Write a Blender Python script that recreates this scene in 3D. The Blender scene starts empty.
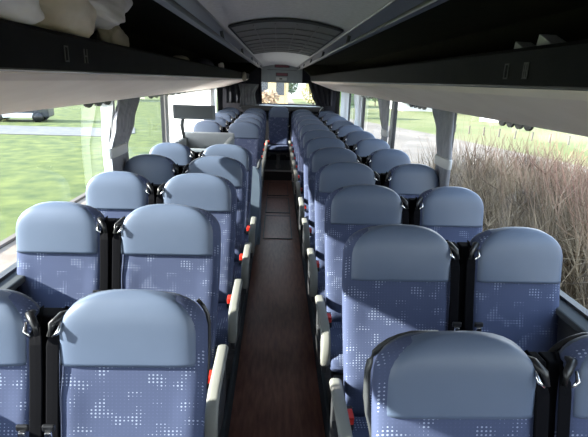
import bpy, math, random
from mathutils import Vector, Matrix
random.seed(7)
C = bpy.context.scene.collection
PI = math.pi
sc = bpy.context.scene

# ------------------------------------------------------------------ materials
def mat(name, col, rough=.6, metal=0, spec=.5, coat=0, sheen=0):
    m = bpy.data.materials.new(name); m.use_nodes = True
    b = m.node_tree.nodes['Principled BSDF']
    b.inputs['Base Color'].default_value = (*col, 1)
    b.inputs['Roughness'].default_value = rough
    b.inputs['Metallic'].default_value = metal
    b.inputs['Specular IOR Level'].default_value = spec
    b.inputs['Coat Weight'].default_value = coat
    b.inputs['Sheen Weight'].default_value = sheen
    return m
def noisy(name, c1, c2, scale=8, rough=.7, bump=0, detail=4, spec=.4, vec=None, lo=.35, hi=.65, sheen=0):
    m = mat(name, c1, rough, spec=spec, sheen=sheen); nt = m.node_tree; N = nt.nodes; L = nt.links
    b = N['Principled BSDF']
    tc = N.new('ShaderNodeTexCoord'); mp = N.new('ShaderNodeMapping')
    if vec: mp.inputs['Scale'].default_value = vec
    n = N.new('ShaderNodeTexNoise'); n.inputs['Scale'].default_value = scale; n.inputs['Detail'].default_value = detail
    r = N.new('ShaderNodeValToRGB'); r.color_ramp.elements[0].position = lo; r.color_ramp.elements[1].position = hi
    r.color_ramp.elements[0].color = (*c1, 1); r.color_ramp.elements[1].color = (*c2, 1)
    L.new(tc.outputs['Object'], mp.inputs[0]); L.new(mp.outputs[0], n.inputs['Vector'])
    L.new(n.outputs['Fac'], r.inputs[0]); L.new(r.outputs[0], b.inputs['Base Color'])
    if bump:
        bp = N.new('ShaderNodeBump'); bp.inputs['Strength'].default_value = bump; bp.inputs['Distance'].default_value = .01
        L.new(n.outputs['Fac'], bp.inputs['Height']); L.new(bp.outputs[0], b.inputs['Normal'])
    return m
def fabric_mat():
    m = mat('dotted_fabric', (.15, .18, .36), .85, sheen=0, spec=.25); nt = m.node_tree; N = nt.nodes; L = nt.links
    b = N['Principled BSDF']
    tc = N.new('ShaderNodeTexCoord'); sx = N.new('ShaderNodeSeparateXYZ'); L.new(tc.outputs['Object'], sx.inputs[0])
    def mt(op, a, bb=None, c=None):
        n = N.new('ShaderNodeMath'); n.operation = op
        for i, v in enumerate((a, bb, c)):
            if v is None: continue
            if isinstance(v, (int, float)): n.inputs[i].default_value = v
            else: L.new(v, n.inputs[i])
        return n.outputs[0]
    u = mt('MULTIPLY', sx.outputs[0], 1/.0125)
    v = mt('MULTIPLY', mt('ADD', sx.outputs[2], sx.outputs[1]), 1/.0135)
    fu = mt('SUBTRACT', mt('FRACT', mt('ADD', u, 100)), .5); fv = mt('SUBTRACT', mt('FRACT', mt('ADD', v, 100)), .5)
    d = mt('SQRT', mt('ADD', mt('MULTIPLY', fu, fu), mt('MULTIPLY', fv, fv)))
    cx = N.new('ShaderNodeCombineXYZ'); L.new(mt('FLOOR', u), cx.inputs[0]); L.new(mt('FLOOR', v), cx.inputs[1])
    n1 = N.new('ShaderNodeTexNoise'); n1.inputs['Scale'].default_value = .19; n1.inputs['Detail'].default_value = 1
    L.new(cx.outputs[0], n1.inputs['Vector'])
    rad = mt('MULTIPLY', mt('MINIMUM', mt('MAXIMUM', mt('MULTIPLY', mt('SUBTRACT', n1.outputs['Fac'], .50), 8), 0), 1), .25)
    dot = mt('LESS_THAN', d, rad)
    # small darker weave dots everywhere
    d2 = mt('MULTIPLY', mt('LESS_THAN', d, .2), .25)
    n2 = N.new('ShaderNodeTexNoise'); n2.inputs['Scale'].default_value = 5; L.new(tc.outputs['Object'], n2.inputs['Vector'])
    mx0 = N.new('ShaderNodeMixRGB'); mx0.inputs[1].default_value = (.046, .060, .118, 1); mx0.inputs[2].default_value = (.062, .078, .145, 1); L.new(n2.outputs['Fac'], mx0.inputs[0])
    mx1 = N.new('ShaderNodeMixRGB'); L.new(d2, mx1.inputs[0]); L.new(mx0.outputs[0], mx1.inputs[1]); mx1.inputs[2].default_value = (.088, .105, .19, 1)
    mx = N.new('ShaderNodeMixRGB'); L.new(dot, mx.inputs[0]); L.new(mx1.outputs[0], mx.inputs[1]); mx.inputs[2].default_value = (.25, .29, .40, 1)
    L.new(mx.outputs[0], b.inputs['Base Color'])
    return m
def floor_mat():
    m = mat('brown_vinyl', (.03, .015, .01), .33, spec=.5); nt = m.node_tree; N = nt.nodes; L = nt.links
    b = N['Principled BSDF']; tc = N.new('ShaderNodeTexCoord'); mp = N.new('ShaderNodeMapping'); mp.inputs['Scale'].default_value = (14, 2.2, 1)
    n = N.new('ShaderNodeTexNoise'); n.inputs['Scale'].default_value = 3; n.inputs['Detail'].default_value = 6
    r = N.new('ShaderNodeValToRGB'); r.color_ramp.elements[0].color = (.15, .062, .044, 1); r.color_ramp.elements[1].color = (.27, .125, .09, 1)
    r.color_ramp.elements[0].position = .3; r.color_ramp.elements[1].position = .7
    L.new(tc.outputs['Object'], mp.inputs[0]); L.new(mp.outputs[0], n.inputs['Vector']); L.new(n.outputs['Fac'], r.inputs[0]); L.new(r.outputs[0], b.inputs['Base Color'])
    return m
def glass_mat():
    m = bpy.data.materials.new('window_glass'); m.use_nodes = True; nt = m.node_tree; N = nt.nodes; L = nt.links
    N.remove(N['Principled BSDF']); out = N['Material Output']
    t = N.new('ShaderNodeBsdfTransparent'); t.inputs[0].default_value = (.93, .96, .95, 1)
    g = N.new('ShaderNodeBsdfGlossy'); g.inputs['Roughness'].default_value = .02
    f = N.new('ShaderNodeFresnel'); f.inputs[0].default_value = 1.26
    mx = N.new('ShaderNodeMixShader'); gm = N.new('ShaderNodeNewGeometry'); iv = N.new('ShaderNodeMath'); iv.operation = 'SUBTRACT'; iv.inputs[0].default_value = 1; L.new(gm.outputs['Backfacing'], iv.inputs[1])
    mu = N.new('ShaderNodeMath'); mu.operation = 'MULTIPLY'; L.new(f.outputs[0], mu.inputs[0]); L.new(iv.outputs[0], mu.inputs[1])
    L.new(mu.outputs[0], mx.inputs[0]); L.new(t.outputs[0], mx.inputs[1]); L.new(g.outputs[0], mx.inputs[2])
    L.new(mx.outputs[0], out.inputs[0]); return m
def frosted_mat():
    m = bpy.data.materials.new('frosted_white'); m.use_nodes = True; nt = m.node_tree; N = nt.nodes; L = nt.links
    N.remove(N['Principled BSDF']); out = N['Material Output']
    t = N.new('ShaderNodeBsdfTranslucent'); t.inputs[0].default_value = (.9, .93, .92, 1)
    g = N.new('ShaderNodeBsdfDiffuse'); g.inputs[0].default_value = (.85, .87, .86, 1)
    mx = N.new('ShaderNodeMixShader'); mx.inputs[0].default_value = .3; L.new(t.outputs[0], mx.inputs[1]); L.new(g.outputs[0], mx.inputs[2])
    tp = N.new('ShaderNodeBsdfTransparent'); m2 = N.new('ShaderNodeMixShader'); m2.inputs[0].default_value = .5; L.new(tp.outputs[0], m2.inputs[1]); L.new(mx.outputs[0], m2.inputs[2])
    L.new(m2.outputs[0], out.inputs[0]); return m
def sheer_mat(name, col, tr=.5):
    m = bpy.data.materials.new(name); m.use_nodes = True; nt = m.node_tree; N = nt.nodes; L = nt.links
    N.remove(N['Principled BSDF']); out = N['Material Output']
    t = N.new('ShaderNodeBsdfTranslucent'); t.inputs[0].default_value = (*col, 1)
    g = N.new('ShaderNodeBsdfDiffuse'); g.inputs[0].default_value = (*col, 1)
    mx = N.new('ShaderNodeMixShader'); mx.inputs[0].default_value = 1-tr; L.new(t.outputs[0], mx.inputs[1]); L.new(g.outputs[0], mx.inputs[2])
    L.new(mx.outputs[0], out.inputs[0]); return m

M = dict(
 fabric=fabric_mat(),
 leather=noisy('blue_leather', (.076, .103, .160), (.089, .117, .180), 3, .42, 0, spec=.45),
 piping=mat('piping', (.26, .32, .44), .5),
 shell=mat('back_shell_plastic', (.05, .06, .085), .5),
 black=mat('black_plastic', (.012, .012, .014), .35),
 belt=mat('belt_webbing', (.0035, .0035, .005), .85, spec=.06),
 chrome=mat('chrome', (.75, .76, .78), .18, 1),
 red=mat('red_button', (.75, .035, .02), .35),
 arm=mat('armrest_grey', (.22, .22, .20), .5),
 armdark=mat('armrest_side', (.035, .036, .04), .5),
 steel=mat('painted_steel', (.10, .105, .11), .4, .5),
 handle=mat('handle_grey', (.05, .053, .055), .35),
 floor=floor_mat(),
 plat=noisy('platform_vinyl', (.05, .045, .045), (.08, .07, .07), 30, .6),
 wallb=noisy('side_lining', (.055, .06, .065), (.075, .08, .085), 20, .8),
 sill=mat('sill_grey', (.06, .065, .07), .9, spec=.1),
 ceil=noisy('ceiling_felt', (.47, .47, .48), (.54, .54, .55), 60, .9),
 hatch=mat('roof_panel', (.085, .087, .085), .6),
 strip=mat('strip_plastic', (.075, .08, .10), .4, spec=.5),
 lip=noisy('rack_black', (.006, .0062, .007), (.009, .0092, .010), 12, .8, spec=.2),
 cavity=noisy('rack_lining', (.012, .0125, .008), (.016, .0165, .011), 8, .95, spec=.1),
 beige=noisy('rack_beige', (.82, .70, .62), (.87, .75, .67), 5, .6),
 curt=noisy('curtain_blue_grey', (.24, .25, .29), (.31, .32, .36), 6, .9, vec=(1, 4, .3)),
 curtd=noisy('curtain_charcoal', (.012, .012, .018), (.02, .02, .026), 6, .95),
 curtg=noisy('curtain_grey', (.10, .105, .12), (.15, .155, .17), 6, .9),
 sheer=sheer_mat('sheer_white', (.80, .82, .85), .55),
 pillar=mat('pillar_grey', (.42, .43, .44), .5),
 frame=mat('window_rubber', (.03, .03, .035), .5),
 glass=glass_mat(), frost=frosted_mat(),
 whitep=mat('white_plastic', (.75, .76, .75), .4),
 part=noisy('partition_grey', (.18, .20, .22), (.20, .22, .24), 10, .5),
 partb=noisy('partition_blue', (.15, .20, .27), (.17, .22, .29), 10, .6),
 mon=mat('monitor_grey', (.10, .11, .13), .4),
 screen=mat('monitor_glass', (.05, .056, .065), .35),
 cloth=noisy('cream_cloth', (.72, .64, .53), (.86, .79, .68), 7, .95, .2),
 clothw=noisy('white_cloth', (.80, .77, .74), (.9, .88, .86), 7, .95, .2),
 clothg=noisy('taupe_cloth', (.22, .20, .16), (.30, .27, .22), 9, .95, .2),
 navy=mat('navy_nylon', (.02, .02, .06), .6),
 disp=mat('dark_red_display', (.12, .012, .03), .3),
 mark=mat('grey_print', (.06, .06, .06), .6),
)

# ------------------------------------------------------------------ mesh helpers
class MB:
    def __init__(s): s.v = []; s.f = []
    def box(s, x0, x1, y0, y1, z0, z1):
        n = len(s.v)
        s.v += [(x0,y0,z0),(x1,y0,z0),(x1,y1,z0),(x0,y1,z0),(x0,y0,z1),(x1,y0,z1),(x1,y1,z1),(x0,y1,z1)]
        s.f += [tuple(n+i for i in q) for q in ((3,2,1,0),(4,5,6,7),(0,1,5,4),(1,2,6,5),(2,3,7,6),(3,0,4,7))]
        return s
    def loft(s, rings, cap=True):
        n0 = len(s.v); k = len(rings[0])
        for r in rings: s.v += [tuple(p) for p in r]
        for i in range(len(rings)-1):
            for j in range(k):
                a = n0+i*k+j; b = n0+i*k+(j+1) % k
                s.f.append((a, b, b+k, a+k))
        if cap:
            s.f.append(tuple(n0+j for j in reversed(range(k)))); e = n0+(len(rings)-1)*k
            s.f.append(tuple(e+j for j in range(k)))
        return s
    def tube(s, pts, r, k=8, flat=None):
        """tube through pts; r number or list; flat=(w,t,ref) gives a flat strap"""
        pts = [Vector(p) for p in pts]; rings = []
        for i, p in enumerate(pts):
            d = (pts[min(i+1, len(pts)-1)]-pts[max(i-1, 0)]).normalized()
            ref = Vector(flat[2]) if flat else (Vector((0,0,1)) if abs(d.z) < .9 else Vector((1,0,0)))
            a = d.cross(ref).normalized(); b = a.cross(d).normalized()
            rr = r[i] if isinstance(r, (list, tuple)) else r
            ring = []
            for j in range(k):
                t = 2*PI*j/k
                if flat: ring.append(p+a*flat[0]/2*sp(math.cos(t), .5)+b*flat[1]/2*sp(math.sin(t), .5))
                else: ring.append(p+a*rr*math.cos(t)+b*rr*math.sin(t))
            rings.append(ring)
        return s.loft(rings)
    def prism(s, poly, y0, y1, axis='y'):
        """poly in (x,z), extruded along y (or (y,z) along x)"""
        if axis == 'y': r = [[(x, y, z) for x, z in poly] for y in (y0, y1)]
        elif axis == 'x': r = [[(y, a, z) for a, z in poly] for y in (y0, y1)]
        else: r = [[(a, b, y) for a, b in poly] for y in (y0, y1)]
        return s.loft(r)
    def build(s, name, m, parent=None, smooth=False, bevel=0, seg=2):
        me = bpy.data.meshes.new(name); me.from_pydata(s.v, [], s.f); me.update()
        import bmesh
        bm = bmesh.new(); bm.from_mesh(me); bmesh.ops.recalc_face_normals(bm, faces=bm.faces); bm.to_mesh(me); bm.free()
        o = bpy.data.objects.new(name, me); C.objects.link(o)
        me.materials.append(m)
        if smooth:
            for p in me.polygons: p.use_smooth = True
        if bevel:
            md = o.modifiers.new('bevel', 'BEVEL'); md.width = bevel; md.segments = seg; md.limit_method = 'ANGLE'; md.angle_limit = .6
            if smooth: md.harden_normals = False
        if parent: o.parent = parent
        return o
def sp(v, e): return math.copysign(abs(v)**e, v)
def tag(o, label=None, cat=None, group=None, kind=None):
    if label: o['label'] = label
    if cat: o['category'] = cat
    if group: o['group'] = group
    if kind: o['kind'] = kind
    return o
def empty(name, loc=(0,0,0)):
    o = bpy.data.objects.new(name, None); C.objects.link(o); o.location = loc; o.empty_display_size = .1; return o
def struct(o, label=None): o['kind'] = 'structure'; return tag(o, label)
def copy_tree(o, parent=None, loc=None):
    c = o.copy(); C.objects.link(c)
    if parent: c.parent = parent
    if loc: c.location = loc
    for ch in list(o.children): copy_tree(ch, c)
    return c

# ------------------------------------------------------------------ camera (same calibration as the photograph's perspective)
F = 452.0; TP = math.radians(16.95); YA = math.radians(2.5); RO = math.radians(1.95); CAMX = -.036; CAMZ = 1.89
def ray(px, py):
    a = (px-294)/F; b = (py-218.5)/F
    u = a*math.cos(RO)+b*math.sin(RO); v = -a*math.sin(RO)+b*math.cos(RO)
    y1 = math.cos(TP)-v*math.sin(TP); z = -math.sin(TP)-v*math.cos(TP)
    return Vector((u*math.cos(YA)+y1*math.sin(YA), -u*math.sin(YA)+y1*math.cos(YA), z))
fw = ray(294, 218.5); rt = (ray(295, 218.5)-fw)*F; up = (ray(294, 217.5)-fw)*F
cam = bpy.data.cameras.new('camera'); co = bpy.data.objects.new('camera', cam); C.objects.link(co)
cam.sensor_width = 36; cam.lens = F/588*36; cam.clip_start = .02; cam.clip_end = 800
R = Matrix((rt, up, -fw)).transposed()
co.matrix_world = Matrix.Translation((CAMX, 0, CAMZ)) @ R.to_4x4()
sc.camera = co

# ------------------------------------------------------------------ the seat
HT = 1.174     # head top above the platform
PZ = .15       # platform height above the aisle floor
BL = .745      # backrest length downwards
W = .228
WS = [1.0]
def axis(s):
    t = s/BL
    return Vector((0, -.205*t+.028*math.sin(PI*t)*1.0, HT-s))
def ww(s):
    q = 1.0 if s >= .135 else max(0.0, 1-(1-max(s, 0)/.135)**2.5)**(1/2.5)
    lo = 1-.09*max(0, (s-.22)/.52)
    return W*q*lo*WS[0]
def dd(s): return max(.16, (1 if s >= .09 else max(0.0, 1-(1-max(s, 0)/.09)**2.4)**(1/2.4)))
def samples(s0, s1, n=26):
    out = [s0+.13*(1-math.cos(PI/2*i/9))*1.0 for i in range(9)]
    last = out[-1]; k = n-9
    return out+[last+(s1-last)*i/(k-1) for i in range(1, k)]
def bring(s, wf, front, back, k=36, bol=0, ex=.45, dz=0):
    a = axis(s); r = []
    w = max(ww(s)*wf, .02); q = dd(s)
    for j in range(k):
        t = 2*PI*j/k
        x = w*sp(math.cos(t), ex); c = sp(math.sin(t), ex)
        y = -c*front*q if c > 0 else -c*back*q
        if c > 0 and bol:
            e = min(1, max(0, (abs(x)/w-.55)/.3)); e = e*e*(3-2*e)
            lowb = min(1, max(0, (s-.2)/.12)); y -= bol*e*lowb
            y -= .010*math.exp(-((s-.52)/.12)**2)*(1-e)
        r.append(a+Vector((x, y, dz)))
    return r
def make_seat(side, col, handle=False, arm=False):
    """side -1 left / +1 right of the aisle; inner belt sits between the pair"""
    root = empty('passenger_seat')
    inward = -side if col == 1 else side           # direction to the neighbour seat (where the belt runs)
    if col == 2: inward = 1
    aisle = -side
    WS[0] = {0: 1.0, 1: .87, 2: .93}[col]; wk = WS[0]
    MB().loft([bring(s, 1, .052, .03, bol=.012, ex=.40) for s in samples(.003, BL)]).build('backrest', M['fabric'], root, True)
    hr = MB().loft([[p+Vector((-aisle*.009, 0, 0)) for p in bring(s, .925, .0585, .012, dz=.007, ex=.28)] for s in samples(.0, .216, 20)]).build('headrest', M['leather'], root, True)
    MB().loft([bring(s, .985, -.02, .052) for s in samples(.012, BL+.01)]).build('back_shell', M['shell'], root, True)
    # cushion: front edge rolls over
    rings = []
    n = 16
    for i in range(n+1):
        t = i/n; y = -.155-.48*t
        zt = .425+.035*t; th = .13
        e = 1.0
        if t > .85: q = (t-.85)/.15; e = math.sqrt(max(0.02, 1-q*q))
        if t < .08: e = .8+.2*t/.08
        ring = []
        for j in range(28):
            a = 2*PI*j/28; x = .232*wk*(.93+.07*e)*sp(math.cos(a), .38); z = zt-th/2+th/2*e*sp(math.sin(a), .5)
            if math.sin(a) > 0: z += .012*min(1, max(0, (abs(x)-.12)/.08))
            ring.append((x, y, z))
        rings.append(ring)
    MB().loft(rings).build('cushion', M['fabric'], root, True)
    fr = MB().box(-.20, .20, -.58, -.17, .285, .31)
    fr.box(-.20, -.16, -.56, -.2, .24, .29).box(.16, .20, -.56, -.2, .24, .29).build('seat_frame', M['steel'], root, bevel=.006)
    MB().box(-.035, .035, -.52, -.25, .012, .25).box(-.06, .06, -.56, -.2, 0, .014).build('pedestal', M['steel'], root, bevel=.006)
    if col != 2:
        wi = .228*wk; x0, x1 = sorted((inward*(wi-.03), inward*(wi+.034)))
        rg = []
        for s_ in (.075, .10, .2, .35, .5, .65, BL):
            a_ = axis(s_); rg.append([(x0, a_.y-.012, a_.z), (x1, a_.y-.012, a_.z), (x1, a_.y+.045, a_.z), (x0, a_.y+.045, a_.z)])
        MB().loft(rg).build('dark_gap_fill', M['belt'], root, bevel=.006)  # black filler added so the gap between paired seats reads dark
    # belt: guide at the shoulder, webbing down, tongue
    gx = inward*(.228*wk-.008); g = axis(.085)
    b = MB().tube([(gx-inward*.012, g.y+.03, g.z+.012), (gx+inward*.004, g.y-.035, g.z-.008), (gx+inward*.012, g.y-.064, g.z-.06),
                   (gx+inward*.013, g.y-.10, g.z-.2), (gx+inward*.012, g.y-.16, g.z-.42), (gx+inward*.008, g.y-.215, g.z-.66)],
                  .01, 8, flat=(.038, .004, (0, 1, 0)))
    bo = b.build('seat_belt', M['belt'], root)
    gd = MB().tube([(gx-inward*.022, g.y+.012, g.z+.012), (gx-inward*.012, g.y-.03, g.z+.024), (gx+inward*.012, g.y-.052, g.z+.004), (gx+inward*.02, g.y-.062, g.z-.03)], [.011, .013, .011, .008], 8)
    gd.build('belt_guide', M['black'], root, True)
    MB().tube([(gx-inward*.014, g.y-.05, g.z+.010), (gx-inward*.012, g.y-.068, g.z-.012), (gx+inward*.004, g.y-.074, g.z-.026)], [.004, .0065, .004], 6).build('belt_clip', M['chrome'], root, True)
    tg = MB().box(gx-.014, gx+.022, g.y-.182, g.y-.17, g.z-.275, g.z-.255)
    tn = tg.build('belt_tongue', M['black'], bo, bevel=.004)
    MB().box(gx-.006, gx+.014, g.y-.188, g.y-.178, g.z-.292, g.z-.274).build('tongue_plate', M['chrome'], bo, bevel=.003)
    # buckle on the other side of the cushion
    bx = -inward*.215*wk
    bk = MB().tube([(bx, -.22, .36), (bx, -.27, .44), (bx, -.30, .475)], .014, 8, flat=(.03, .018, (1, 0, 0))).box(bx-.02, bx+.02, -.36, -.29, .455, .515)
    bko = bk.build('buckle', M['black'], root, bevel=.003)
    MB().box(bx-.016, bx+.016, -.372, -.318, .492, .524).build('release_button', M['red'], bko, bevel=.003)
    if arm:
        ax = aisle*.252
        prof = [(-.185, .553), (-.19, .554), (-.20, .555), (-.35, .555), (-.50, .552), (-.555, .538), (-.587, .505), (-.602, .46), (-.603, .40), (-.603, .392), (-.603, .387)]
        ar = MB(); rings = []
        for i, (y, z) in enumerate(prof):
            p0 = prof[max(i-1, 0)]; p1 = prof[min(i+1, len(prof)-1)]
            d = Vector((0, p1[0]-p0[0], p1[1]-p0[1])).normalized(); nrm = Vector((0, -d.z, d.y))
            e_ = {0: .55, 1: .8, 9: .8, 10: .55}.get(i, 1); w_ = .025*e_; t_ = .017*e_
            rings.append([Vector((ax, y, z))+Vector((w_*sp(math.cos(2*PI*j/14), .6), 0, 0))+nrm*t_*sp(math.sin(2*PI*j/14), .6) for j in range(14)])
        ao = ar.loft(rings).build('armrest', M['arm'], root, True)
        MB().prism([(-.17, .535), (-.215, .535), (-.24, .40), (-.54, .37), (-.585, .42), (-.585, .33), (-.3, .25), (-.2, .30)], ax-.010, ax+.010, 'x').build('armrest_panel', M['armdark'], root, bevel=.004)
    if handle:
        off = .007 if side > 0 else -.003
        pts = [axis(.34)+Vector((aisle*(ww(.34)*.96), .02, 0)), axis(.26)+Vector((aisle*(ww(.26)+off*.6), .035, 0))]
        for q in (.20, .16, .12, .09, .065, .045, .03, .018, .008): pts.append(axis(q)+Vector((aisle*(ww(q)+off), .045, -.022 if side > 0 else 0)))
        if side < 0: pts = pts[:-3]
        else: pts.append(axis(.0)+Vector((aisle*.035, .04, -.025)))
        MB().tube(pts, .0095 if side > 0 else .007, 10).build('grab_handle', M['handle'] if side > 0 and col == 0 else M['black'], root, True)
    return root

# rows ------------------------------------------------------------
ords = ['front', 'second', 'third', 'fourth', 'fifth', 'sixth', 'seventh', 'eighth', 'ninth', 'tenth', 'eleventh']
LR = [1.30, 2.02, 2.74, 3.40, 4.06]
LB = [6.35, 7.10, 7.90, 8.68]
RR = [1.10]+[1.78+.758*k for k in range(10)]
LX = {1.30: (.470, .955, -.080), 2.02: (.514, 1.004, 0), 2.74: (.502, .984, 0), 3.40: (.484, .972, 0), 4.06: (.476, .966, 0)}
def ax_(side, col, y):
    if side < 0 and y in LX: return Vector((-LX[y][col], y, PZ+LX[y][2]))
    if side > 0 and y == 1.10: return Vector(((.478, .975)[col], y, PZ-.095))
    return Vector((side*(.483+.5*col)-.004, y, PZ))
protos = {}
for side in (-1, 1):
    for col in (0, 1):
        protos[(side, col)] = make_seat(side, col, False, col == 0)
def put_seat(side, col, y, label, group, first=False):
    if first:
        o = make_seat(side, col, not (side < 0 and col == 1), col == 0); o.location = ax_(side, col, y)
    elif (side, col) in protos and not protos[(side, col)].get('label'):
        o = protos[(side, col)]; o.location = ax_(side, col, y)
    else:
        o = copy_tree(protos[(side, col)], loc=ax_(side, col, y))
    tag(o, label, 'seat', group); return o
desc = {0: 'aisle', 1: 'window'}
for k, y in enumerate(LR):
    for col in (0, 1):
        o = put_seat(-1, col, y, 'blue coach %s seat on the left, %s row counted from the camera' % (desc[col], 'nearest' if k == 0 else ords[k]), 'coach seats left of the aisle before the stairwell', k == 0)
for k, y in enumerate(LB):
    nm = ['first', 'second', 'third', 'fourth'][k]
    for col in (0, 1):
        put_seat(-1, col, y, 'small distant blue coach %s seat, %s row behind the left stairwell tray' % (desc[col], nm), 'coach seats left of the aisle behind the stairwell')
for k, y in enumerate(RR):
    for col in (0, 1):
        put_seat(1, col, y, 'blue coach %s seat on the right, %s row counted from the camera' % (desc[col], 'nearest' if k == 0 else ords[k]), 'coach seats right of the aisle', k == 0)
BY = 9.45
bl = {(-1, 1): 'blue rear bench seat in the back left corner below the dark curtain', (-1, 0): 'blue rear bench seat just left of the centre one',
      (1, 0): 'blue rear bench seat just right of the centre one', (1, 1): 'blue rear bench seat in the back right corner'}
for k_, lb in bl.items():
    put_seat(k_[0], k_[1], BY, lb, 'rear bench seats')
cs = make_seat(1, 2); cs.location = (.0, BY+.03, .20)
tag(cs, 'blue centre seat of the rear bench, facing straight down the aisle', 'seat', 'rear bench seats')

# ------------------------------------------------------------------ setting: bus shell
Y0, Y1 = -3.2, 9.95
struct(MB().box(-.275, .275, Y0, Y1, -.05, 0).build('floor', M['floor']))
for s, nm in ((-1, 'left'), (1, 'right')):
    a, b = sorted((s*.275, s*1.2))
    struct(MB().box(a, b, Y0, Y1, -.05, PZ).build('trim_1' if s < 0 else 'trim_2', M['plat']))
    a, b = sorted((s*.268, s*.288))
    struct(MB().box(a, b, Y0, 8.9, .0, PZ+.012).build('trim_3' if s < 0 else 'trim_4', M['sill'], bevel=.004))
# rear aisle step under the centre seat
struct(MB().box(-.275, .275, 8.75, Y1, 0, .20).build('trim_5', M['armdark'], bevel=.004))
struct(MB().box(-.275, .275, 8.735, 8.765, .175, .205).build('trim_6', M['pillar'], bevel=.003))
# floor hatches
for y, l, nm in ((5.3, 1.0, 'nearest of the three hatches in the aisle'), (6.45, .9, 'middle of the three hatches in the aisle'), (7.5, 1.0, 'farthest of the three hatches in the aisle')):
    h = empty('floor_hatch', (0, y, 0))
    MB().box(-.17, .17, .02, l-.02, 0, .006).build('hatch_cover', M['floor'], h, bevel=.002)
    f = MB().box(-.185, .185, 0, .02, 0, .010).box(-.185, .185, l-.02, l, 0, .010).box(-.185, -.17, 0, l, 0, .010).box(.17, .185, 0, l, 0, .010)
    f.build('hatch_frame', M['steel'], h, bevel=.002)
    tag(h, 'brown floor hatch with metal rim, '+nm, 'floor hatch', 'floor hatches along the aisle')

# side walls (with real openings: lower wall, pillars, upper wall)
for s, nm in ((-1, 'left'), (1, 'right')):
    a, b = sorted((s*1.2, s*1.29))
    w = MB().box(a, b, Y0, Y1+.05, -.9, .985).box(a, b, Y0, Y1+.05, 1.74, 2.26)
    struct(w.build('wall_'+nm, M['wallb']))
    a, b = sorted((s*1.15, s*1.262))
    struct(MB().box(a, b, Y0, Y1, .985, 1.015).build('trim_7' if s < 0 else 'trim_8', M['sill'], bevel=.008))
    a, b = sorted((s*1.13, s*1.2))
    struct(MB().prism([(s*1.2, .17), (s*1.12, .17), (s*1.12, .33), (s*1.16, .40), (s*1.2, .985)], Y0, Y1).build('baseboard_'+nm, M['armdark']))
pil = {-1: [-1.3, 1.25, 3.36, 4.95, 8.40], 1: [-1.3, 1.0, 3.34, 5.0, 6.85, 8.25]}
tn = 9; wn = 1
for s in (-1, 1):
    ys = [Y0]+pil[s]+[Y1-.05]
    for y in pil[s]:
        a, b = sorted((s*1.205, s*1.262))
        struct(MB().box(a, b, y-.035, y+.035, 1.015, 1.74).build('trim_%d' % tn, M['pillar'], bevel=.008)); tn += 1
    for i in range(len(ys)-1):
        y0, y1 = ys[i]+.045, ys[i+1]-.045
        if s < 0 and abs(ys[i]-4.95) < .01:
            # white rear door with frosted upper light, beside the stairwell
            d = MB(); x0, x1 = -1.245, -1.225
            fr = MB().box(-1.26, -1.21, y0, y0+.07, 1.0, 1.75).box(-1.26, -1.21, y1-.07, y1, 1.0, 1.75).box(-1.26, -1.21, y0, y1, 1.69, 1.75).box(-1.26, -1.21, y0, y1, 1.0, 1.06)
            fo = fr.build('door_1', M['whitep'], bevel=.006); struct(fo)
            MB().box(x0, x1, y0+.07, y1-.07, 1.06, 1.69).build('door_light', M['frost'], fo)
            continue
        a, b = sorted((s*1.22, s*1.255)); t = .014
        fr = MB().box(a, b, y0, y0+t, 1.015, 1.74).box(a, b, y1-t, y1, 1.015, 1.74).box(a, b, y0+t, y1-t, 1.726, 1.74).box(a, b, y0+t, y1-t, 1.015, 1.029)
        fo = fr.build('window_%d' % wn, M['frame']); struct(fo); wn += 1
        a, b = sorted((s*1.236, s*1.242))
        MB().box(a, b, y0+t, y1-t, 1.029, 1.726).build('window_pane', M['glass'], fo)
# roof / ceiling
def arch(x): return 2.19-.045*(x/.33)**2
cr = [(-.33+.66*i/12) for i in range(13)]
poly = [(x, arch(x)) for x in cr]+[(x, arch(x)+.06) for x in reversed(cr)]
struct(MB().prism(poly, Y0, Y1).build('ceiling', M['ceil'], smooth=False))
struct(MB().box(-1.29, 1.29, Y0, Y1+.05, 2.27, 2.33).build('ceiling_1', M['cavity']))
# darker translucent roof panels with a grid of ribs and arched ends
def roof_panel(y0, y1, label):
    p = empty('roof_panel', (0, (y0+y1)/2, 2.15))
    n = 16; L = y1-y0; bow = .05
    g = MB(); rings = []
    def edge(x): return bow*(1-(x/.29)**2)
    for i in range(n+1):
        x = -.29+.58*i/n; z = arch(x)-2.15
        a = -L/2+bow-edge(x)*1.0; b = L/2-bow+edge(x)*1.0
        rings.append([(x, a, z-.004), (x, b, z-.004), (x, b, z-.016), (x, a, z-.016)])
    g.loft(rings).build('panel_skin', M['hatch'], p)
    r = MB()
    for x in (-.17, -.057, .057, .17):
        z = arch(x)-2.15-.018; r.box(x-.003, x+.003, -L/2+.1, L/2-.1, z-.003, z+.004)
    k = int(L/.3)
    for i in range(1, k):
        y = -L/2+L*i/k
        r.tube([(x, y, arch(x)-2.15-.018) for x in [-.28+.07*j for j in range(9)]], .0035, 6)
    r.build('panel_rib', mat('rib', (.11, .11, .105), .6), p)
    e = MB()
    for sgn in (-1, 1):
        e.tube([(-.29+.58*i/n, sgn*(L/2-bow+edge(-.29+.58*i/n)), arch(-.29+.58*i/n)-2.15-.012) for i in range(n+1)], .008, 8)
    for xs in (-.29, .29): e.tube([(xs, -L/2+bow, arch(xs)-2.15-.012), (xs, L/2-bow, arch(xs)-2.15-.012)], .007, 8)
    e.build('panel_rim', M['sill'], p, True)
    tag(p, label, 'roof panel')
roof_panel(2.45, 5.0, 'large dark gridded roof panel with arched ends in the grey ceiling')
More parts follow.
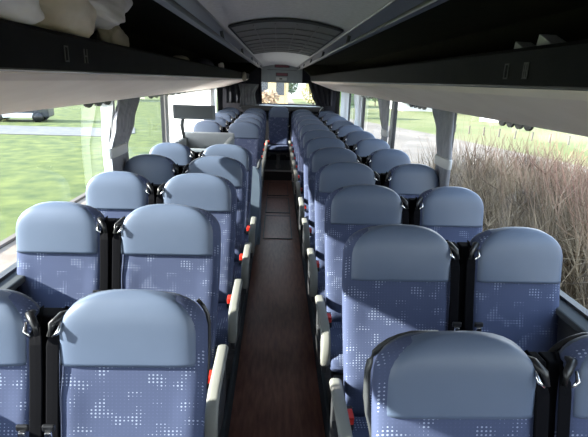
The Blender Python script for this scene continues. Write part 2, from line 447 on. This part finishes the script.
# service strips and racks
for s, nm in ((-1, 'left'), (1, 'right')):
    # strip (structure)
    struct(MB().prism([(s*.315, 2.175), (s*.325, 2.14), (s*.43, 2.115), (s*.45, 2.13), (s*.45, 2.2), (s*.315, 2.2)], Y0, 9.6).build('trim_%d' % tn, M['strip'], bevel=.005)); tn += 1
    rk = empty('luggage_rack', (s*.9, 3, 1.9))
    def P(poly, y0, y1): return MB().prism([(s*x-s*.9, z-1.9) for x, z in poly], y0-3, y1-3)
    P([(.62, 1.895), (.612, 1.985), (.622, 1.995), (.640, 1.988), (.645, 1.905), (1.2, 1.905), (1.2, 1.893)], Y0, 9.5).build('shelf_lip', M['lip'], rk)
    P([(.628, 1.893), (1.2, 1.893), (1.2, 1.725), (1.10, 1.728), (.66, 1.868)], Y0, 9.5).build('underside_panel', M['beige'], rk, bevel=.012, seg=3)
    P([(1.185, 1.905), (1.2, 1.905), (1.2, 2.26), (.45, 2.26), (.45, 2.2), (1.15, 2.2)], Y0, 9.5).build('lining', M['cavity'], rk)
    # end bulkhead with rounded corner
    P([(.63, 1.88), (1.2, 1.73), (1.2, 2.2), (.42, 2.2), (.45, 2.12), (.612, 1.99)], 9.5, 9.56).build('end_panel', M['cavity'], rk, bevel=.02)
    P([(.64, 1.888), (.618, 1.893), (.618, 1.897), (1.19, 1.90), (1.19, 1.888)], Y0, 9.5).build('edge_strip', M['black'], rk)
    tag(rk, 'long black open luggage rack with beige underside above the %s windows' % nm, 'luggage rack')
    # handrail below strip
    hr = empty('handrail', (s*.34, 3, 2.09))
    MB().tube([(0, -4.5, 0), (0, 5.9, 0)], .008, 8).build('rail', M['steel'], hr, True)
    for y in (-3.8, -2, -.35, 1.1, 2.6, 4.1, 5.5): MB().tube([(0, y, 0), (s*.012, y, .06)], .009, 8).build('bracket', M['sill'], hr, True)
    tag(hr, 'thin handrail on brackets under the ceiling edge on the %s' % nm, 'handrail')
# seat number marks on the rack lips
def glyph(s, y, zc, label, shapes):
    o = MB()
    for (a0, a1, b0, b1) in shapes: o.box(s*.6135-.001, s*.6135+.001, -.5*s*0+y+a0, y+a1, zc+b0, zc+b1)
    return tag(o.build('seat_mark', M['mark']), label, 'sign', 'seat marks on rack lips')
ring_ = [(-.012, -.008, -.02, .02), (.008, .012, -.02, .02), (-.012, .012, .017, .021), (-.012, .012, -.021, -.017)]
glyph(-1, 1.33, 1.94, 'faint grey seat mark nearest the camera on the left rack lip', ring_)
glyph(-1, 1.46, 1.94, 'faint grey seat mark second from the camera on the left rack lip', ring_[:2]+[(-.012, .012, -.002, .002)])
glyph(1, 1.23, 1.935, 'faint grey seat mark nearest the camera on the right rack lip', ring_+[(-.008, .008, -.002, .002), (-.003, .003, -.02, .02)])
glyph(1, 1.335, 1.935, 'faint grey seat mark second from the camera on the right rack lip', ring_)
# rear wall with window opening
rw = MB().box(-1.29, 1.29, Y1, Y1+.08, -.9, 1.385).box(-1.29, -.80, Y1, Y1+.08, 1.385, 2.3).box(.86, 1.29, Y1, Y1+.08, 1.385, 2.3).box(-.80, .86, Y1, Y1+.08, 1.86, 2.3)
struct(rw.build('wall_back', M['curtd']))
fo = MB().box(-.80, -.77, Y1+.02, Y1+.06, 1.385, 1.86).box(.83, .86, Y1+.02, Y1+.06, 1.385, 1.86).box(-.77, .83, Y1+.02, Y1+.06, 1.385, 1.41).box(-.77, .83, Y1+.02, Y1+.06, 1.84, 1.86).box(.115, .123, Y1+.03, Y1+.05, 1.41, 1.84).build('window_%d' % wn, M['frame']); struct(fo); wn += 1
MB().box(-.77, .83, Y1+.037, Y1+.043, 1.41, 1.84).build('window_pane', M['glass'], fo)
# rear shelf behind the bench
sh = empty('rear_shelf', (0, 9.75, 1.3))
MB().box(-.78, .92, -.16, .19, -.02, .075).build('shelf_board', M['armdark'], sh, bevel=.012)
MB().box(-.42, .86, -.165, .19, .075, .085).build('shelf_lit_edge', M['pillar'], sh, bevel=.003)  # paler strip puts the light on the ledge top into the colour
MB().tube([(.90, -.16, .085), (.86, -.19, .05), (.80, -.20, -.08)], .012, 8).build('shelf_bracket', M['whitep'], sh, True)
tag(sh, 'dark ledge with pale strip for its lit top edge under the rear window', 'shelf')
# grey panel above rear window with displays
pn = empty('rear_cover', (.04, 9.7, 1.85))
MB().prism([(-.42, .0), (.42, .0), (.42, .28), (.30, .33), (-.30, .33), (-.42, .28)], 0, .2).build('panel_board', M['part'], pn, bevel=.01)
MB().box(-.30, .30, -.012, 0, .235, .243).build('panel_seam', M['sill'], pn)
tag(pn, 'grey board between the racks above the rear window', 'panel')
c1 = empty('display', (.04, 9.695, 2.0)); MB().box(-.125, .125, -.02, 0, -.03, .035).build('display_case', M['black'], c1, bevel=.006); MB().box(-.11, .11, -.024, -.02, -.02, .025).build('display_glass', M['disp'], c1)
tag(c1, 'dark red display on the grey panel, the lower of two', 'display')
c2 = empty('display', (.04, 9.55, 2.165)); MB().box(-.15, .15, -.02, .14, -.035, .02).build('display_case', M['black'], c2, bevel=.006); MB().box(-.13, .13, -.024, -.02, -.026, .010).build('display_glass', M['disp'], c2)
tag(c2, 'dark red display just under the ceiling, the upper of two', 'display')
c3 = empty('clock', (.03, 9.695, 1.915)); MB().box(-.11, .11, -.015, 0, -.03, .03).build('clock_case', M['pillar'], c3, bevel=.006); MB().box(-.04, .02, -.018, -.015, -.012, .014).build('clock_face', M['black'], c3)
tag(c3, 'small grey clock unit below the red displays', 'clock')
# front end of the bus (behind the camera)
fwl = MB().box(-1.29, 1.29, Y0-.08, Y0, -.9, .9).box(-1.29, -1.1, Y0-.08, Y0, .9, 2.3).box(1.1, 1.29, Y0-.08, Y0, .9, 2.3).box(-1.1, 1.1, Y0-.08, Y0, 2.1, 2.3)
struct(fwl.build('wall_front', M['wallb']))
fo = MB().box(-1.1, 1.1, Y0-.06, Y0-.02, .9, .93).box(-1.1, 1.1, Y0-.06, Y0-.02, 2.07, 2.1).box(-1.1, -1.07, Y0-.06, Y0-.02, .93, 2.07).box(1.07, 1.1, Y0-.06, Y0-.02, .93, 2.07).build('window_%d' % wn, M['frame']); struct(fo)
MB().box(-1.07, 1.07, Y0-.045, Y0-.038, .93, 2.07).build('window_pane', M['glass'], fo)

# ------------------------------------------------------------------ curtains
def curtain(x, spec, m, label, folds=5, amp=.014, tie=None, along='y', thick=.004, group=None):
    """spec: list of (z, a, b) from top to bottom; a..b is the extent along the wall"""
    root = empty('curtain', (x, (spec[0][1]+spec[0][2])/2, spec[-1][0])) if along == 'y' else empty('curtain', ((spec[0][1]+spec[0][2])/2, x, spec[-1][0]))
    ox, oy, oz = root.location
    n = folds*8; rows = []
    zs = []
    for i in range(len(spec)-1):
        z0, a0, b0 = spec[i]; z1, a1, b1 = spec[i+1]
        for k in range(6):
            t = k/6; e = t*t*(3-2*t); zs.append((z0+(z1-z0)*t, a0+(a1-a0)*e, b0+(b1-b0)*e))
    zs.append(spec[-1])
    f_ = []; b_ = []
    rnd = random.Random(label); ph = rnd.random()*6; w2 = rnd.random()*2+1
    for (z, a, b) in zs:
        A = amp*(.55+.45*min(1, (b-a)/(spec[0][2]-spec[0][1])))
        ring = []
        for j in range(n+1):
            t = j/n; q = a+(b-a)*t; d = A*math.sin(2*PI*folds*t+ph)+A*.4*math.sin(w2*7*t+z*2)
            ring.append((q, d))
        loop = [(q, d) for q, d in ring]+[(q, d+thick) for q, d in reversed(ring)]
        f_.append([((d, q-oy, z-oz) if along == 'y' else (q-ox, d, z-oz)) for q, d in loop])
    MB().loft(f_).build('curtain_cloth', m, root, True)
    if tie:
        z, a, b = tie
        loop = lambda zz: [((amp*1.9*sp(math.cos(t), .7), (a+b)/2-oy+(b-a)/2*1.06*sp(math.sin(t), .7), zz-oz) if along == 'y' else ((a+b)/2-ox+(b-a)/2*1.06*sp(math.sin(t), .7), amp*1.9*sp(math.cos(t), .7), zz-oz)) for t in [2*PI*i/20 for i in range(20)]]
        MB().loft([loop(z+.035), loop(z-.035)]).build('tieback', M['pillar'], root, True, bevel=.006)
    return tag(root, label, 'curtain', group)
curtain(-1.18, [(1.735, 3.40, 3.86), (1.55, 3.27, 3.68), (1.37, 3.13, 3.48), (1.05, 3.13, 3.50)], M['curt'], 'blue-grey tied curtain hanging at the near left window pillar', tie=(1.37, 3.13, 3.48))
curtain(1.18, [(1.735, 3.16, 3.62), (1.55, 3.14, 3.46), (1.36, 3.10, 3.38), (1.05, 3.10, 3.44)], M['curt'], 'grey tied curtain hanging at the near right window pillar', tie=(1.36, 3.10, 3.38))
curtain(-1.17, [(1.735, 3.05, 3.28), (1.4, 3.0, 3.10), (1.05, 3.0, 3.10)], M['sheer'], 'narrow white sheer curtain beside the blue-grey curtain on the near left', folds=2)
curtain(1.18, [(1.735, 5.0, 5.62), (1.55, 5.0, 5.45), (1.36, 5.0, 5.25), (1.05, 5.0, 5.28)], M['curt'], 'grey tied curtain at the second pillar along the right windows', tie=(1.36, 5.0, 5.25))
curtain(1.18, [(1.735, 6.75, 7.35), (1.4, 6.75, 7.15), (1.05, 6.75, 7.2)], M['sheer'], 'sunlit white curtain at the third pillar along the right windows')
curtain(1.18, [(1.735, 8.05, 8.95), (1.4, 8.05, 8.9), (1.05, 8.05, 8.9)], M['sheer'], 'sunlit white curtain at the far end of the right windows')
curtain(-1.18, [(1.735, 8.30, 8.75), (1.4, 8.30, 8.65), (1.05, 8.30, 8.65)], M['sheer'], 'sunlit white curtain at the far end of the left windows')
curtain(-1.18, [(1.735, 9.0, 9.72), (1.4, 9.05, 9.70), (1.05, 9.05, 9.7)], M['curtd'], 'charcoal curtain on the left side at the rear corner')
curtain(1.18, [(1.735, 9.1, 9.72), (1.4, 9.1, 9.70), (1.05, 9.1, 9.7)], M['curtd'], 'charcoal curtain on the right side at the rear corner')
curtain(9.86, [(1.86, -1.12, -.38), (1.40, -1.12, -.36)], M['curtd'], 'charcoal curtain at the left of the rear window', along='x', folds=6)
curtain(9.64, [(1.80, -.84, -.42), (1.6, -.80, -.50), (1.32, -.82, -.46)], M['curtg'], 'mid grey curtain gathered before the left rear corner', along='x', folds=5)
curtain(9.86, [(1.86, .60, 1.12), (1.6, .68, 1.12), (1.40, .78, 1.12)], M['curtd'], 'charcoal curtain gathered at the right of the rear window', along='x', folds=5)
# scalloped dark blinds under the racks
def valance(s, y, n, w, label):
    r = empty('valance', (s*1.13, y, 1.735)); g = MB()
    pts = [(0, .02)]
    for i in range(n):
        for k in range(1, 9):
            t = k/8; pts.append((w*(i+t), -.034*math.sin(PI*t)**.6))
    pts.append((w*n, .02))
    g.prism(pts, -.006, .006, 'x').build('scallop_strip', M['black'], r)
    return tag(r, label, 'valance', 'dark scalloped strips under the racks')
for s, y, n, w, lb in ((-1, 2.66, 3, .15, 'dark scalloped strip under the left rack before the near curtain'), (-1, 4.0, 3, .18, 'dark scalloped strip under the left rack beyond the near curtain'), (-1, 4.75, 3, .3, 'dark scalloped strip under the left rack above the white door'),
                   (1, 2.05, 4, .085, 'dark scalloped strip under the right rack nearest the camera'), (1, 3.6, 4, .12, 'dark scalloped strip under the right rack beyond the near curtain'), (1, 5.7, 4, .2, 'dark scalloped strip under the far part of the right rack')):
    valance(s, y, n, w, lb)

# ------------------------------------------------------------------ stairwell partition, tray, monitor
p = empty('stairwell_partition', (0, 4.62, PZ))
MB().prism([(-1.19, 0), (-.24, 0), (-.205, .3), (-.19, .60), (-.20, .80), (-.235, .865), (-.30, .885), (-.50, .90), (-.60, .985), (-1.19, .985)], 0, .05).build('partition_board', M['partb'], p, bevel=.012)
MB().box(-.245, -.20, .05, .5, .0, .86).build('side_board', M['partb'], p, bevel=.015)
MB().tube([(-.22, .0, .875), (-.22, .3, .885), (-.22, .5, .86)], .016, 8).build('top_rail', M['sill'], p, True)
tag(p, 'blue-grey partition beside the aisle in front of the stairwell', 'partition')
tr = empty('stairwell_tray', (-.86, 4.72, 1.08))
x0, x1, y0, y1 = -.30, .30, 0, .9
g = MB().box(-.33, .30, 0, .06, -.14, .10).box(-.33, .30, .9, .96, -.05, .17).box(-.33, -.27, .06, .9, -.05, .12).box(.24, .30, .06, .9, -.05, .13).build('tray_rim', M['part'], tr, bevel=.018, seg=3)
MB().box(-.27, .24, .06, .9, -.05, -.02).build('tray_floor', M['armdark'], tr)
MB().box(-.30, -.26, .02, .06, -.93, -.1).box(.22, .26, .02, .06, -.93, -.1).box(-.30, -.26, .88, .92, -.93, -.05).box(.22, .26, .88, .92, -.93, -.05).build('tray_leg', M['steel'], tr)
tag(tr, 'grey-green open tray with raised rim over the left stairwell', 'tray')
mo = empty('monitor', (-.93, 5.0, 1.53))
MB().box(-.225, .225, 0, .035, -.075, .075).build('monitor_case', M['mon'], mo, bevel=.008)
MB().tube([(-.12, .02, -.06), (-.14, .03, -.14), (-.12, .03, -.28)], [.018, .022, .016], 8).build('monitor_arm', M['steel'], mo, True)
MB().box(-.2, .2, -.003, 0, -.06, .06).build('screen', M['screen'], mo)
tag(mo, 'dark grey flat rectangular monitor standing above the stairwell tray', 'monitor')

# ------------------------------------------------------------------ things on the racks
def blob(name, m, loc, size, seed, label, cat, group=None, lumps=.16, e=.75, sag=0):
    rnd = random.Random(seed); g = MB(); rings = []
    ph = [rnd.random()*6 for _ in range(8)]
    nu, nv = 90, 48
    for i in range(nv+1):
        v = -PI/2+PI*i/nv; v = max(-1.54, min(1.54, v)); r = []
        for j in range(nu):
            u = 2*PI*j/nu
            k = 1+lumps*(math.sin(3*u+ph[0]+2*v)*.45+math.sin(5*u+ph[1]-3*v)*.3+math.sin(4*v+ph[2]+u)*.35+math.sin(9*u+5*v+ph[3])*.14+math.sin(13*v-4*u+ph[4])*.12+math.sin(17*u-9*v+ph[5])*.07+math.sin(23*v+6*u+ph[6])*.07)
            x = size[0]*k*sp(math.cos(v), e)*sp(math.cos(u), .8); y = size[1]*k*sp(math.cos(v), e)*sp(math.sin(u), .8); z = size[2]*k*sp(math.sin(v), e)
            if sag: z -= sag*max(0, 1-abs(y/size[1]+.0))*max(0, x/size[0])
            r.append((x, y, z))
        rings.append(r)
    o = g.loft(rings).build(name, m, None, True); o.location = loc
    return tag(o, label, cat, group)
blob('blanket', M['clothw'], (-.77, 1.08, 2.08), (.17, .19, .11), 3, 'white folded blanket in the left rack at the picture edge', 'blanket')
bl_ = blob('blanket', M['cloth'], (-.76, 1.50, 2.085), (.15, .22, .10), 11, 'cream crumpled blanket bulging over the left rack lip', 'blanket', sag=.0, lumps=.10)
blob('blanket', M['clothw'], (-.76, 1.76, 2.155), (.15, .36, .10), 5, 'pale rumpled blanket on top of the cream one in the left rack', 'blanket')
blob('cloth_pouch', M['clothg'], (-.68, 1.90, 2.01), (.045, .085, .065), 8, 'small taupe pouch beside the blankets in the left rack', 'pouch')
bg = blob('travel_bag', M['navy'], (-.77, 4.75, 1.99), (.08, .42, .075), 9, 'dark navy bag lying far down in the left rack', 'bag', lumps=.06)
blob('cloth_pouch', M['clothw'], (-.66, 5.25, 2.02), (.03, .05, .03), 19, 'tiny white bundle beside the navy bag in the left rack', 'pouch')
blob('paper_sheet', M['clothg'], (-.67, 3.15, 2.0), (.04, .14, .022), 18, 'flat taupe item on the left rack lip between pouch and bag', 'bundle', lumps=.05)
blob('towel', M['clothg'], (-.60, 7.9, 1.93), (.03, .28, .07), 4, 'grey cloth hanging over the far end of the left rack lip', 'towel', lumps=.08)
for y, lb, s_ in ((1.365, 'left one of two small white wedges in the right rack', .8), (1.235, 'right one of two small white wedges in the right rack', 1)):
    o = MB().loft([[(0, -.065*s_, 0), (.05, -.065*s_, 0), (.05, -.062*s_, .004), (0, -.062*s_, .004)], [(0, .045*s_, 0), (.05, .045*s_, 0), (.05, .04*s_, .045*s_), (0, .035*s_, .045*s_)]]).build('paper_wedge', M['pillar'], None, bevel=.002)
    o.location = (.655, y, 1.985); tag(o, lb, 'paper', 'white wedges in the right rack')

# ------------------------------------------------------------------ outside
GZ = -1.2
grass = noisy('lawn', (.022, .042, .003), (.092, .108, .018), 1.6, .95, .3, detail=12, lo=.3, hi=.7)
gravel = noisy('gravel', (.15, .115, .09), (.22, .175, .14), 3, .95, .3, detail=12)
field = noisy('field', (.085, .10, .025), (.15, .145, .06), .15, .95, detail=10)
dirt = noisy('dry_ground', (.16, .12, .09), (.27, .21, .16), 2, .95, .3, detail=12)
road = noisy('asphalt', (.09, .09, .09), (.12, .115, .115), 2, .9, detail=8)
pale = noisy('pale_field', (.12, .10, .085), (.18, .15, .125), .5, .95, detail=10)
tag(MB().box(-5, 2.4, -60, 160, GZ-.3, GZ).build('parking_strip', gravel), kind='structure')
tag(MB().box(-160, -5, -60, 400, GZ-.3, GZ+.015).build('lawn', grass), kind='structure')
tag(MB().box(-5.12, -5, -60, 100, GZ-.1, GZ+.06).build('kerb', mat('kerb', (.10, .08, .07), .9)), kind='structure')
tag(MB().box(2.4, 300, -60, 400, GZ-.3, GZ-.02).build('field', field), kind='structure')
tag(MB().box(2.4, 9.5, -20, 19, GZ-.2, GZ).build('dry_ground', dirt), kind='structure')
def P2(px, py, z=GZ):
    d = ray(px, py); t = (z-CAMZ)/d.z; return Vector((CAMX+d.x*t, d.y*t))
tag(MB().prism([(2.6, 9), (9, 9)]+[(q.x, q.y) for q in (P2(588, 168), P2(430, 134), P2(388, 126), P2(350, 119))]+[(2.6, 60)], GZ-.1, GZ+.03, 'z').build('pale_field', pale), kind='structure')
rl = [P2(-200, 131), P2(-200, 124.5), P2(0, 126), P2(108, 129), P2(135, 128), P2(135, 134), P2(100, 137), P2(0, 134.5)]
tag(MB().prism([(q.x, q.y) for q in rl], GZ-.05, GZ+.05, 'z').build('road', road), kind='structure')

def thicket(name, x0, x1, ya, yb, n, zt, m, label, cat='shrub'):
    g = MB()
    for i in range(n):
        x = random.uniform(x0, x1); y = random.uniform(ya, yb)
        H = zt(x, y)-GZ
        H *= random.uniform(.5, 1.0)*(1.12 if random.random() < .08 else 1)
        lean = random.uniform(-.6, .6), random.uniform(-.6, .6)
        r = random.uniform(.004, .009); b = random.uniform(-.3, .3)
        z0 = GZ-.05
        pts = []
        for k in range(5):
            t = k/4; pts.append((x+lean[0]*t*t*1.1+b*.25*math.sin(3*t+x*9), y+lean[1]*t*t*1.1+b*.3*math.sin(4*t+y*7), z0+H*t))
        g.tube(pts, [r, r*.9, r*.75, r*.55, r*.2], 3)
        for q in range(6):
            k = random.randint(1, 3); p0 = Vector(pts[k]); d = Vector((random.uniform(-1, 1), random.uniform(-1, 1), random.uniform(.1, 1))).normalized()*random.uniform(.2, .5)
            g.tube([p0, p0+d*.5+Vector((0, 0, .02)), p0+d+Vector((0, 0, .07))], [r*.6, r*.5, r*.15], 3)
    o = g.build(name, m); return tag(o, label, cat, kind='stuff')
def twig_mat():
    m = mat('twigs', (.3, .22, .16), .9, spec=.2); nt = m.node_tree; N = nt.nodes; L = nt.links; b = N['Principled BSDF']
    tc = N.new('ShaderNodeTexCoord'); n = N.new('ShaderNodeTexNoise'); n.inputs['Scale'].default_value = 2.2; n.inputs['Detail'].default_value = 8
    L.new(tc.outputs['Object'], n.inputs['Vector'])
    r = N.new('ShaderNodeValToRGB'); e = r.color_ramp.elements; e[0].position = .32; e[0].color = (.075, .05, .032, 1); e[1].position = .68; e[1].color = (.46, .35, .23, 1)
    L.new(n.outputs['Fac'], r.inputs[0])
    s = N.new('ShaderNodeSeparateXYZ'); L.new(tc.outputs['Object'], s.inputs[0])
    mr = N.new('ShaderNodeMapRange'); mr.inputs[1].default_value = .7; mr.inputs[2].default_value = 1.5; L.new(s.outputs[2], mr.inputs[0])
    mx = N.new('ShaderNodeMixRGB'); L.new(mr.outputs[0], mx.inputs[0]); L.new(r.outputs[0], mx.inputs[1]); mx.inputs[2].default_value = (.42, .19, .15, 1)
    L.new(mx.outputs[0], b.inputs['Base Color']); return m
tw = twig_mat()
def zt(x, y):
    base = 1.12+.45*max(0, min(1, (6.5-y)/4)) if x < 4.4 else 1.05+.5*max(0, min(1, (7-y)/4))
    return base-.35*max(0, (3.0-x)/.8)+.15*math.sin(x*3+y*2)
thicket('bramble_thicket', 2.5, 5.2, .8, 8.3, 11000, zt, tw, 'brown leafless thicket of twigs growing beside the right windows')

# parked cars beyond the road on the left
def car(px, py, dist_scale, L, H, m, label, heading, cab=True):
    q = P2(px, py); o = empty('car', (q.x, q.y, GZ)); o.rotation_euler.z = heading
    w = 1.75
    prof = [(-L/2, .25), (-L/2, H*.55), (-L*.42, H*.62), (-L*.28, H*.96), (L*.12, H), (L*.30, H*.66), (L*.47, H*.56), (L/2, H*.42), (L/2, .25)] if cab else [(-L/2, .3), (-L/2, H), (L*.25, H), (L*.38, H*.6), (L/2, H*.5), (L/2, .3)]
    MB().prism(prof, -w/2, w/2).build('car_body', m, o, bevel=.08)
    wp = [(-L*.25, H*.66), (-L*.22, H*.90), (L*.10, H*.92), (L*.22, H*.68)] if cab else [(L*.06, H*.6), (L*.06, H*.9), (L*.24, H*.9), (L*.33, H*.62)]
    MB().prism(wp, -w/2-.01, w/2+.01).build('side_window', M['screen'], o)
    for sx in (-.32, .32):
        for sy in (-w/2, w/2):
            MB().tube([(sx*L, sy-.1, .32), (sx*L, sy+.1, .32)], .32, 18).build('wheel', M['black'], o, True)
    return tag(o, label, 'car' if cab else 'van')
darkcar = mat('car_dark', (.015, .018, .025), .5); silver = mat('car_silver', (.02, .024, .03), .5); whitecar = mat('car_white', (.8, .8, .8), .35, coat=.3)
car(-62, 119, 1, 4.2, 1.5, darkcar, 'dark car parked beyond the road beside the dark van', .25)
vn = car(22, 121, 1, 3.6, 2.0, silver, 'dark van with white roof parked beyond the road through the left window', .25, cab=False)

MB().box(-1.2, .75, -.92, .92, 1.6, 2.04).build('roof_panel', whitecar, vn, bevel=.04); MB().box(-1.3, .9, -.9, .9, .28, .58).build('lower_panel', whitecar, vn, bevel=.03)

# trees and houses
bark = mat('bark', (.10, .075, .055), .9)
def leafm(n_, c1, c2): return noisy(n_, c1, c2, 3, .9)
def tree(x, y, h, cr_, m, label, n=700, leaf=.22, group=None, trunk=.12):
    o = empty('tree', (x, y, GZ)); rnd = random.Random(label+str(x))
    t = MB(); t.tube([(0, 0, 0), (.05, 0, h*.4), (0, .1, h*.75)], [trunk, trunk*.7, trunk*.3], 8)
    for i in range(16):
        a = rnd.random()*2*PI; z0 = h*rnd.uniform(.3, .7)
        t.tube([(0, 0, z0), (math.cos(a)*cr_*.45, math.sin(a)*cr_*.45, z0+h*.12), (math.cos(a)*cr_*.8, math.sin(a)*cr_*.8, z0+h*.22)], [trunk*.4, trunk*.25, .01], 5)
    t.build('trunk', bark, o)
    g = MB()
    for i in range(n):
        while True:
            p = Vector((rnd.uniform(-1, 1), rnd.uniform(-1, 1), rnd.uniform(-1, 1)))
            if p.length < 1: break
        p = Vector((p.x*cr_, p.y*cr_, p.z*h*.36+h*.64))
        a = Vector((rnd.uniform(-1, 1), rnd.uniform(-1, 1), rnd.uniform(-1, 1))).normalized()*leaf; b = a.cross(Vector((rnd.uniform(-1, 1), rnd.uniform(-1, 1), rnd.uniform(-1, 1)))).normalized()*leaf*.6
        k = len(g.v); g.v += [tuple(p-a), tuple(p+b), tuple(p+a), tuple(p-b)]; g.f.append((k, k+1, k+2, k+3))
    g.build('crown', m, o)
    return tag(o, label, 'tree', group)
def house(x, y, w, d, h, rot, wall, roof, label, wins=3):
    o = empty('house', (x, y, GZ)); o.rotation_euler.z = rot
    MB().box(-w/2, w/2, -d/2, d/2, -.1, h).build('house_wall', wall, o)
    MB().prism([(-d/2-.4, h-.1), (0, h+d*.38), (d/2+.4, h-.1)], -w/2-.3, w/2+.3, 'x').build('roof', roof, o)
    for i in range(wins):
        xx = -w/2+w*(i+.5)/wins
        MB().box(xx-.5, xx+.5, -d/2-.03, -d/2, h*.3, h*.65).build('window', M['screen'], o)
        MB().box(xx-.5, xx+.5, d/2, d/2+.03, h*.3, h*.65).build('window', M['screen'], o)
    for sgn in (-1, 1): MB().box(sgn*w/2-.03, sgn*w/2+.03, -.5, .5, h*.4, h*.75).build('window', M['screen'], o)
    return tag(o, label, 'house')
wh = mat('render_white', (.5, .5, .5), .8); yel = mat('render_yellow', (.62, .47, .25), .8); rf = mat('roof_slate', (.16, .17, .20), .8); rfr = mat('roof_red', (.34, .14, .09), .8)
house(-2.2, 62, 6, 9, 4.4, .1, yel, rfr, 'yellow house seen through the left half of the rear window')
house(6.5, 90, 12, 9, 4.0, -.1, wh, rf, 'white house seen through the rear window behind the trees')
q1 = P2(418, 110); house(q1.x, q1.y, 6, 5, 2.2, .1, wh, rf, 'white house in the distance through the right windows')
q2 = P2(500, 121); house(q2.x+3, q2.y+2, 11, 5, 2.3, .9, wh, rf, 'wide white house with slate roof beyond the field and fence posts')
q3 = P2(575, 131); house(q3.x+6, q3.y+3, 9, 5, 2.2, 1.1, wh, rfr, 'low red-roofed house beyond the field behind the thicket')
og = leafm('leaf_olive', (.30, .27, .12), (.42, .38, .20)); gr = leafm('leaf_green', (.10, .22, .04), (.25, .40, .08)); br = leafm('leaf_brown', (.30, .20, .13), (.42, .32, .22)); dg = leafm('leaf_dark', (.05, .09, .05), (.10, .15, .09))
tree(-.9, 46, 2.2, 1.1, br, 'brown bare tree before the yellow house in the rear window', 350, .16)
tree(3.6, 48, 3.0, 1.3, og, 'olive round tree in the middle of the rear window', 420, .16)
tree(6.4, 42, 3.0, 1.2, gr, 'bright green bush at the right of the rear window', 900)
tree(1.0, 70, 3.6, 2.0, dg, 'dark distant tree between the houses in the rear window', 600)
q4 = P2(455, 114); tree(q4.x, q4.y, 2.6, 2.0, br, 'brown distant tree between the white houses on the right', 500, .4)
q5 = P2(397, 108); tree(q5.x-2, q5.y+5, 2.6, 2.0, dg, 'dark distant tree left of the white houses on the right', 500, .35)
tree(-30, 55, 3.4, 3.2, gr, 'green bush beyond the road on the left', 600, .4)
tree(-21, 60, 3.4, 3.0, dg, 'dark bush beyond the road behind the near left curtain', 600, .4)
# fence posts in the field on the right
fa, fb = P2(455, 132), P2(588, 147)
fm = mat('fence_post_wood', (.12, .105, .09), .9)
fp = None
for i in range(9):
    q = fa.lerp(fb, i/8)
    if fp is None: fp = MB().box(-.04, .04, -.04, .04, 0, .55).build('fence_post', fm); o = fp
    else: o = fp.copy(); C.objects.link(o)
    o.location = (q.x, q.y, GZ-.02)
    tag(o, 'short grey wooden fence post in the field beyond the thicket', 'fence post', 'fence posts in the field')

# ------------------------------------------------------------------ light
w = bpy.data.worlds.new('World'); sc.world = w; w.use_nodes = True; nt = w.node_tree
bgn = nt.nodes['Background']
tc = nt.nodes.new('ShaderNodeTexCoord'); sx = nt.nodes.new('ShaderNodeSeparateXYZ'); nt.links.new(tc.outputs['Generated'], sx.inputs[0])
rp = nt.nodes.new('ShaderNodeValToRGB'); rp.color_ramp.elements[0].color = (.95, .96, .98, 1); rp.color_ramp.elements[1].color = (.52, .66, .90, 1); rp.color_ramp.elements[1].position = .6
nt.links.new(sx.outputs[2], rp.inputs[0]); nt.links.new(rp.outputs[0], bgn.inputs[0]); bgn.inputs[1].default_value = 2.9
sun = bpy.data.lights.new('sun', 'SUN'); so = bpy.data.objects.new('sun', sun); C.objects.link(so)
sun.energy = 14; sun.angle = math.radians(.8); sun.color = (1, .95, .87)
d = Vector((.93, .15, -.415)).normalized()
so.rotation_euler = d.to_track_quat('-Z', 'Y').to_euler(); so.location = (-10, -2, 8)

sc.view_settings.view_transform = 'Standard'; sc.view_settings.look = 'None'
sc.view_settings.gamma = 1; sc.view_settings.use_curve_mapping = False
sc.view_settings.exposure = 1.0
sc.cycles.max_bounces = 8; sc.cycles.diffuse_bounces = 5; sc.cycles.transparent_max_bounces = 12
